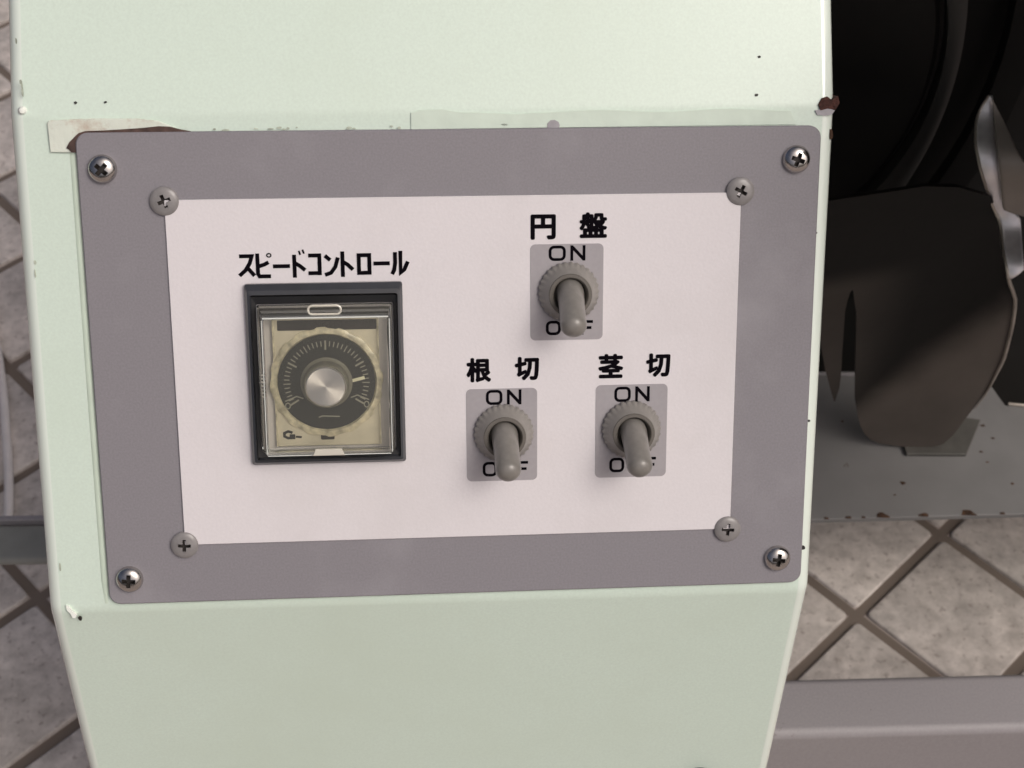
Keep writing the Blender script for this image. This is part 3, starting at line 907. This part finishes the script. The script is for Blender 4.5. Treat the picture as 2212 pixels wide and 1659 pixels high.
# hanging deflector sheets
def rows_sheet(rows, yf, th, nx=14, name='x'):
    bm = bmesh.new(); g = []
    for z, a, c in rows:
        g.append([bm.verts.new((a + (c - a) * k / nx, yf(a + (c - a) * k / nx, z), z)) for k in range(nx + 1)])
    for r0, r1 in zip(g, g[1:]):
        for k in range(nx): bm.faces.new((r0[k], r0[k + 1], r1[k + 1], r1[k]))
    return bm
def interp(tab, z):
    if z <= tab[0][0]: return tab[0][1]
    for (z0, v0), (z1, v1) in zip(tab, tab[1:]):
        if z <= z1: return v0 + (v1 - v0) * (z - z0) / (z1 - z0)
    return tab[-1][1]
RT = [(.1714, .2400), (.1725, .2600), (.1830, .2665), (.1999, .2705), (.2244, .2763), (.2535, .2784), (.2811, .2757), (.3009, .2721), (.3132, .2649), (.3318, .2582), (.3573, .2488), (.3817, .2355), (.401, .2255), (.44, .215), (.50, .21)]
LT = [(.1714, .2386), (.1726, .2310), (.1743, .2237), (.1775, .2180), (.1818, .2140), (.1890, .2100), (.1971, .2069), (.2137, .2017), (.2400, .1968), (.2641, .1926), (.2850, .1888), (.2998, .1857), (.3036, .1814)]
def smoothtab(tab, z, w=.006): return sum(interp(tab, z + d * w) for d in (-1, -.5, 0, .5, 1)) / 5
zs = [.1714, .1718, .1726, .1743, .1775] + [.1818 + k * (.3030 - .1818) / 22 for k in range(23)]
def yf(x, z):
    """nearly flat at the lower right, bending forward across a diagonal towards the upper left"""
    sd = -.932 * (x - .2374) + .362 * (z - .2584)
    if sd < -.01: return .574
    if sd < .04: return .574 - 3.2 * (sd + .01) ** 2
    return .566 - .32 * (sd - .04)
outl = [(0.13132,0.32578),(0.16214,0.29905),(0.17561,0.25326),(0.18272,0.23269),(0.18747,0.21929),(0.18815,0.21852),(0.18805,0.23295),(0.18617,0.24661),(0.18204,0.26996),(0.17806,0.2935),(0.17578,0.30744),(0.1751,0.31639),(0.17515,0.32289),(0.17569,0.32532),(0.17657,0.32459),(0.17807,0.31921),(0.18304,0.30277),(0.1882,0.27787),(0.19405,0.24877),(0.20034,0.2181),(0.20618,0.19944),(0.20948,0.19068),(0.2136,0.18308),(0.21762,0.1787),(0.22331,0.1755),(0.2306,0.17381),(0.23819,0.17261),(0.23958,0.17281),(0.24957,0.17301),(0.25655,0.17341),(0.26204,0.1762),(0.26634,0.18519),(0.26769,0.19118),(0.26923,0.19767),(0.27076,0.20416),(0.2723,0.21064),(0.27383,0.21713),(0.2753,0.22362),(0.27615,0.23011),(0.27662,0.2366),(0.27709,0.24309),(0.27756,0.24958),(0.27767,0.25606),(0.27713,0.26255),(0.2765,0.26904),(0.27587,0.27553),(0.27513,0.28202),(0.27406,0.28851),(0.27288,0.295),(0.27128,0.30149),(0.26806,0.30797),(0.26454,0.31454),(0.26185,0.32125),(0.25934,0.3281),(0.25674,0.33509),(0.25404,0.34223),(0.25125,0.34953),(0.24838,0.357),(0.24498,0.36474),(0.24073,0.3729),(0.23628,0.38127),(0.21481,0.39385),(0.19616,0.3991),(0.18023,0.39937),(0.15425,0.40052),(0.12901,0.40164)]
b = bmesh.new()
prism(b, outl, 0, .0022)
for k in range(-16, 30):
    bmesh.ops.bisect_plane(b, geom=b.verts[:] + b.edges[:] + b.faces[:], plane_co=(.2374 - .932 * k * .006, 0, .2584 + .362 * k * .006), plane_no=(-.932, 0, .362))
for v in b.verts: v.co.y += yf(v.co.x, v.co.z)
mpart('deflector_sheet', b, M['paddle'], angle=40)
b = bmesh.new()
edge_pts = [(x + .0003, yf(x, z) - .0006, z) for x, z in outl[35:54]]
tube(b, edge_pts, .0011, 8, radii=[.0003 + .0008 * min(1, k / 6) for k in range(len(edge_pts))])
mpart('ground_edge', b, M['edge'])
b = bmesh.new()
plan(b, [(.2400, .5685), (.2765, .5695), (.2905, .5975), (.262, .602), (.236, .602)], .1702, .1728)
mpart('clamp_plate', b, mat('greenish_grey_steel', (.085, .082, .075), .5, noise_amt=.2, noise_scale=90), bevel=.0006, seg=2)

# ---- twisted blade at the right edge
bl = thing('twisted_blade', 'shiny twisted steel blade tapering to a point against the black guard', 'blade', Matrix.Translation((.235, .55, .40)))
BI = Matrix.Translation((-.235, -.55, -.40))
def bpart(name, bm, m, **k):
    bmesh.ops.transform(bm, matrix=BI, verts=bm.verts)
    return link(name, bm, m, bl, **k)
WEB = [((0.24678,0.53745,0.35232),(0.24874,0.53713,0.35263)),((0.24636,0.53827,0.35433),(0.25138,0.53744,0.35512)),((0.2458,0.53947,0.35599),(0.25343,0.53821,0.35718)),((0.24536,0.54101,0.35733),(0.25326,0.53971,0.35855)),((0.24507,0.54287,0.3584),(0.25318,0.54154,0.35964)),((0.24489,0.545,0.35923),(0.25322,0.54364,0.36049)),((0.2448,0.54734,0.35988),(0.25336,0.54595,0.36117)),((0.2448,0.54981,0.36045),(0.25355,0.5484,0.36175)),((0.24487,0.55232,0.36099),(0.25375,0.5509,0.3623)),((0.24497,0.55479,0.36161),(0.25394,0.55336,0.36291)),((0.245,0.55715,0.36235),(0.25406,0.55571,0.36365)),((0.24493,0.5593,0.3633),(0.25408,0.55786,0.3646)),((0.24472,0.5612,0.3645),(0.25397,0.55975,0.3658)),((0.24416,0.56283,0.36596),(0.25372,0.56133,0.3673)),((0.24319,0.56416,0.3677),(0.25331,0.56257,0.3691)),((0.24189,0.56518,0.36973),(0.25151,0.56367,0.37105)),((0.24045,0.56587,0.37205),(0.2448,0.56519,0.37265)),((0.23888,0.56628,0.37463),(0.24332,0.56559,0.37523)),((0.23726,0.56646,0.37742),(0.24238,0.56566,0.3781)),((0.23567,0.56647,0.38035),(0.24137,0.56558,0.38111)),((0.23414,0.56638,0.38335),(0.24034,0.56542,0.38418)),((0.23263,0.56631,0.38635),(0.23931,0.56528,0.38723)),((0.23117,0.56634,0.38926),(0.23832,0.56523,0.3902)),((0.22977,0.56655,0.39203),(0.23741,0.56537,0.39302)),((0.22848,0.56701,0.39459),(0.23659,0.56575,0.39563)),((0.22737,0.56775,0.39691),(0.23586,0.56644,0.398)),((0.22648,0.56881,0.39898),(0.23524,0.56746,0.4001)),((0.22579,0.5702,0.4008),(0.23476,0.56882,0.40193)),((0.22522,0.57192,0.40236),(0.23441,0.57051,0.4035)),((0.22479,0.57393,0.4037),(0.23418,0.57249,0.40486)),((0.22461,0.57615,0.40489),(0.23404,0.57472,0.40604)),((0.22469,0.57852,0.40599),(0.23396,0.57712,0.40711)),((0.22493,0.58097,0.40705),(0.23391,0.57962,0.40812)),((0.22517,0.58342,0.40814),(0.23391,0.58211,0.40917)),((0.22539,0.58579,0.40931),(0.23389,0.58452,0.4103)),((0.22579,0.58796,0.41067),(0.23379,0.58677,0.41159)),((0.22638,0.58986,0.41225),(0.2336,0.58879,0.41308)),((0.22714,0.59142,0.41411),(0.23329,0.59052,0.41481)),((0.22806,0.59262,0.41626),(0.23284,0.59192,0.4168)),((0.22914,0.59344,0.41872),(0.2322,0.59299,0.41906)),((0.22995,0.59395,0.42142),(0.23128,0.59375,0.42156))]
FACE = [((0.25926,0.55688,0.3729),(0.25945,0.55685,0.37292)),((0.25438,0.55853,0.37397),(0.25902,0.55779,0.37462)),((0.24612,0.56052,0.37527),(0.25835,0.55859,0.37697)),((0.24299,0.56121,0.37619),(0.25795,0.55885,0.37826)),((0.24184,0.56154,0.37795),(0.25737,0.55909,0.38008)),((0.2408,0.56166,0.38116),(0.25628,0.55923,0.38327)),((0.23967,0.56158,0.38455),(0.25505,0.55916,0.38663)),((0.23849,0.5614,0.38802),(0.25378,0.55899,0.39008)),((0.23733,0.56125,0.39146),(0.25252,0.55886,0.39349)),((0.23624,0.56126,0.39477),(0.25134,0.55889,0.39677)),((0.23527,0.56155,0.39785),(0.25028,0.55918,0.39982)),((0.2344,0.56219,0.40063),(0.24897,0.55991,0.40253)),((0.23367,0.56327,0.40307),(0.2467,0.56123,0.40475)),((0.23312,0.56478,0.40516),(0.2446,0.56299,0.40662)),((0.23274,0.56672,0.40692),(0.24267,0.56518,0.40817)),((0.2325,0.56904,0.4084),(0.24122,0.56769,0.40948)),((0.23237,0.57165,0.40967),(0.24029,0.57044,0.41065)),((0.23231,0.57445,0.41083),(0.23941,0.57336,0.41169)),((0.23229,0.5773,0.41197),(0.23854,0.57635,0.41272)),((0.23229,0.58008,0.41321),(0.23763,0.57927,0.41384)),((0.23221,0.58267,0.41463),(0.23644,0.58203,0.41512)),((0.23199,0.58496,0.41631),(0.2351,0.58449,0.41667)),((0.23162,0.58687,0.4183),(0.23358,0.58658,0.41852)),((0.23107,0.58835,0.42064),(0.23189,0.58823,0.42073)),((0.2298,0.58948,0.42327),(0.23,0.58945,0.42329))]
def strip(rows, nx, bulge=0.):
    bm = bmesh.new(); g = []
    for p, q in rows:
        p = Vector(p); q = Vector(q)
        g.append([bm.verts.new(p.lerp(q, k / nx) + Vector((0, -bulge * math.sin(math.pi * k / nx), 0))) for k in range(nx + 1)])
    for r0, r1 in zip(g, g[1:]):
        for k in range(nx): bm.faces.new((r0[k], r0[k + 1], r1[k + 1], r1[k]))
    return bm
bpart('blade_web', strip(WEB, 8, .0006), M['blade'], solid=.0012, angle=70)
bpart('blade_face', strip(FACE, 8), M['leaf'], solid=.0012, angle=70)
b = bmesh.new()
tube(b, [Vector(p) + Vector((-.0003, -.0006, 0)) for p, q in WEB], .0007, 8)
bpart('ground_edge', b, M['edge'])

# ================================================================== RAILS AND CABLE
def rail_obj(name, p0, p1, width, depth_, z, label, cat, matl, lip=False):
    c = (Vector(p0) + Vector(p1)) / 2
    d = Vector(p1) - Vector(p0)
    t = thing(name, label, cat, Matrix.Translation((c.x, c.y, z)) @ Matrix.Rotation(math.atan2(d.y, d.x), 4, 'Z'))
    L = d.length / 2
    b = bmesh.new(); box(b, -L, L, -width / 2, width / 2, -depth_, 0)
    link('square_tube', b, matl, t, bevel=.0050, seg=5)
    return t, L
t, L = rail_obj('frame_rail', (.1085, .3935), (.70, .4295), .0345, .090, .170,
             'satin grey square tube rail below the tray at the bottom right', 'rail', M['rail'])
t, L = rail_obj('cross_rail', (-.60, .4730), (-.16, .4970), .0260, .006, .165,
             'dull grey flat rail crossing behind the left side of the green box', 'rail', mat('pale_green_grey_paint', (.25, .255, .24), .6, noise_amt=.08, noise_scale=60, spec=.3))
b = bmesh.new(); box(b, -L, L, .0132, .0170, -.005, .0030); link('raised_lip', b, M['rail'], t, bevel=.0008, seg=2)

b = bmesh.new()
cp = [(-.4367, .8551), (-.4186, .8138), (-.4055, .784), (-.3889, .7363), (-.3788, .703), (-.3692, .671), (-.3612, .6402), (-.3582, .6213), (-.3630, .5913), (-.3780, .5500), (-.4050, .5100)]
tube(b, smooth_path([(x, y, .0036) for x, y in cp], 5), .0034, 12)
o = link('cable', b, M['cable'], None)
o['label'] = 'pale grey round cable lying on the floor tiles at the left edge'; o['category'] = 'cable'
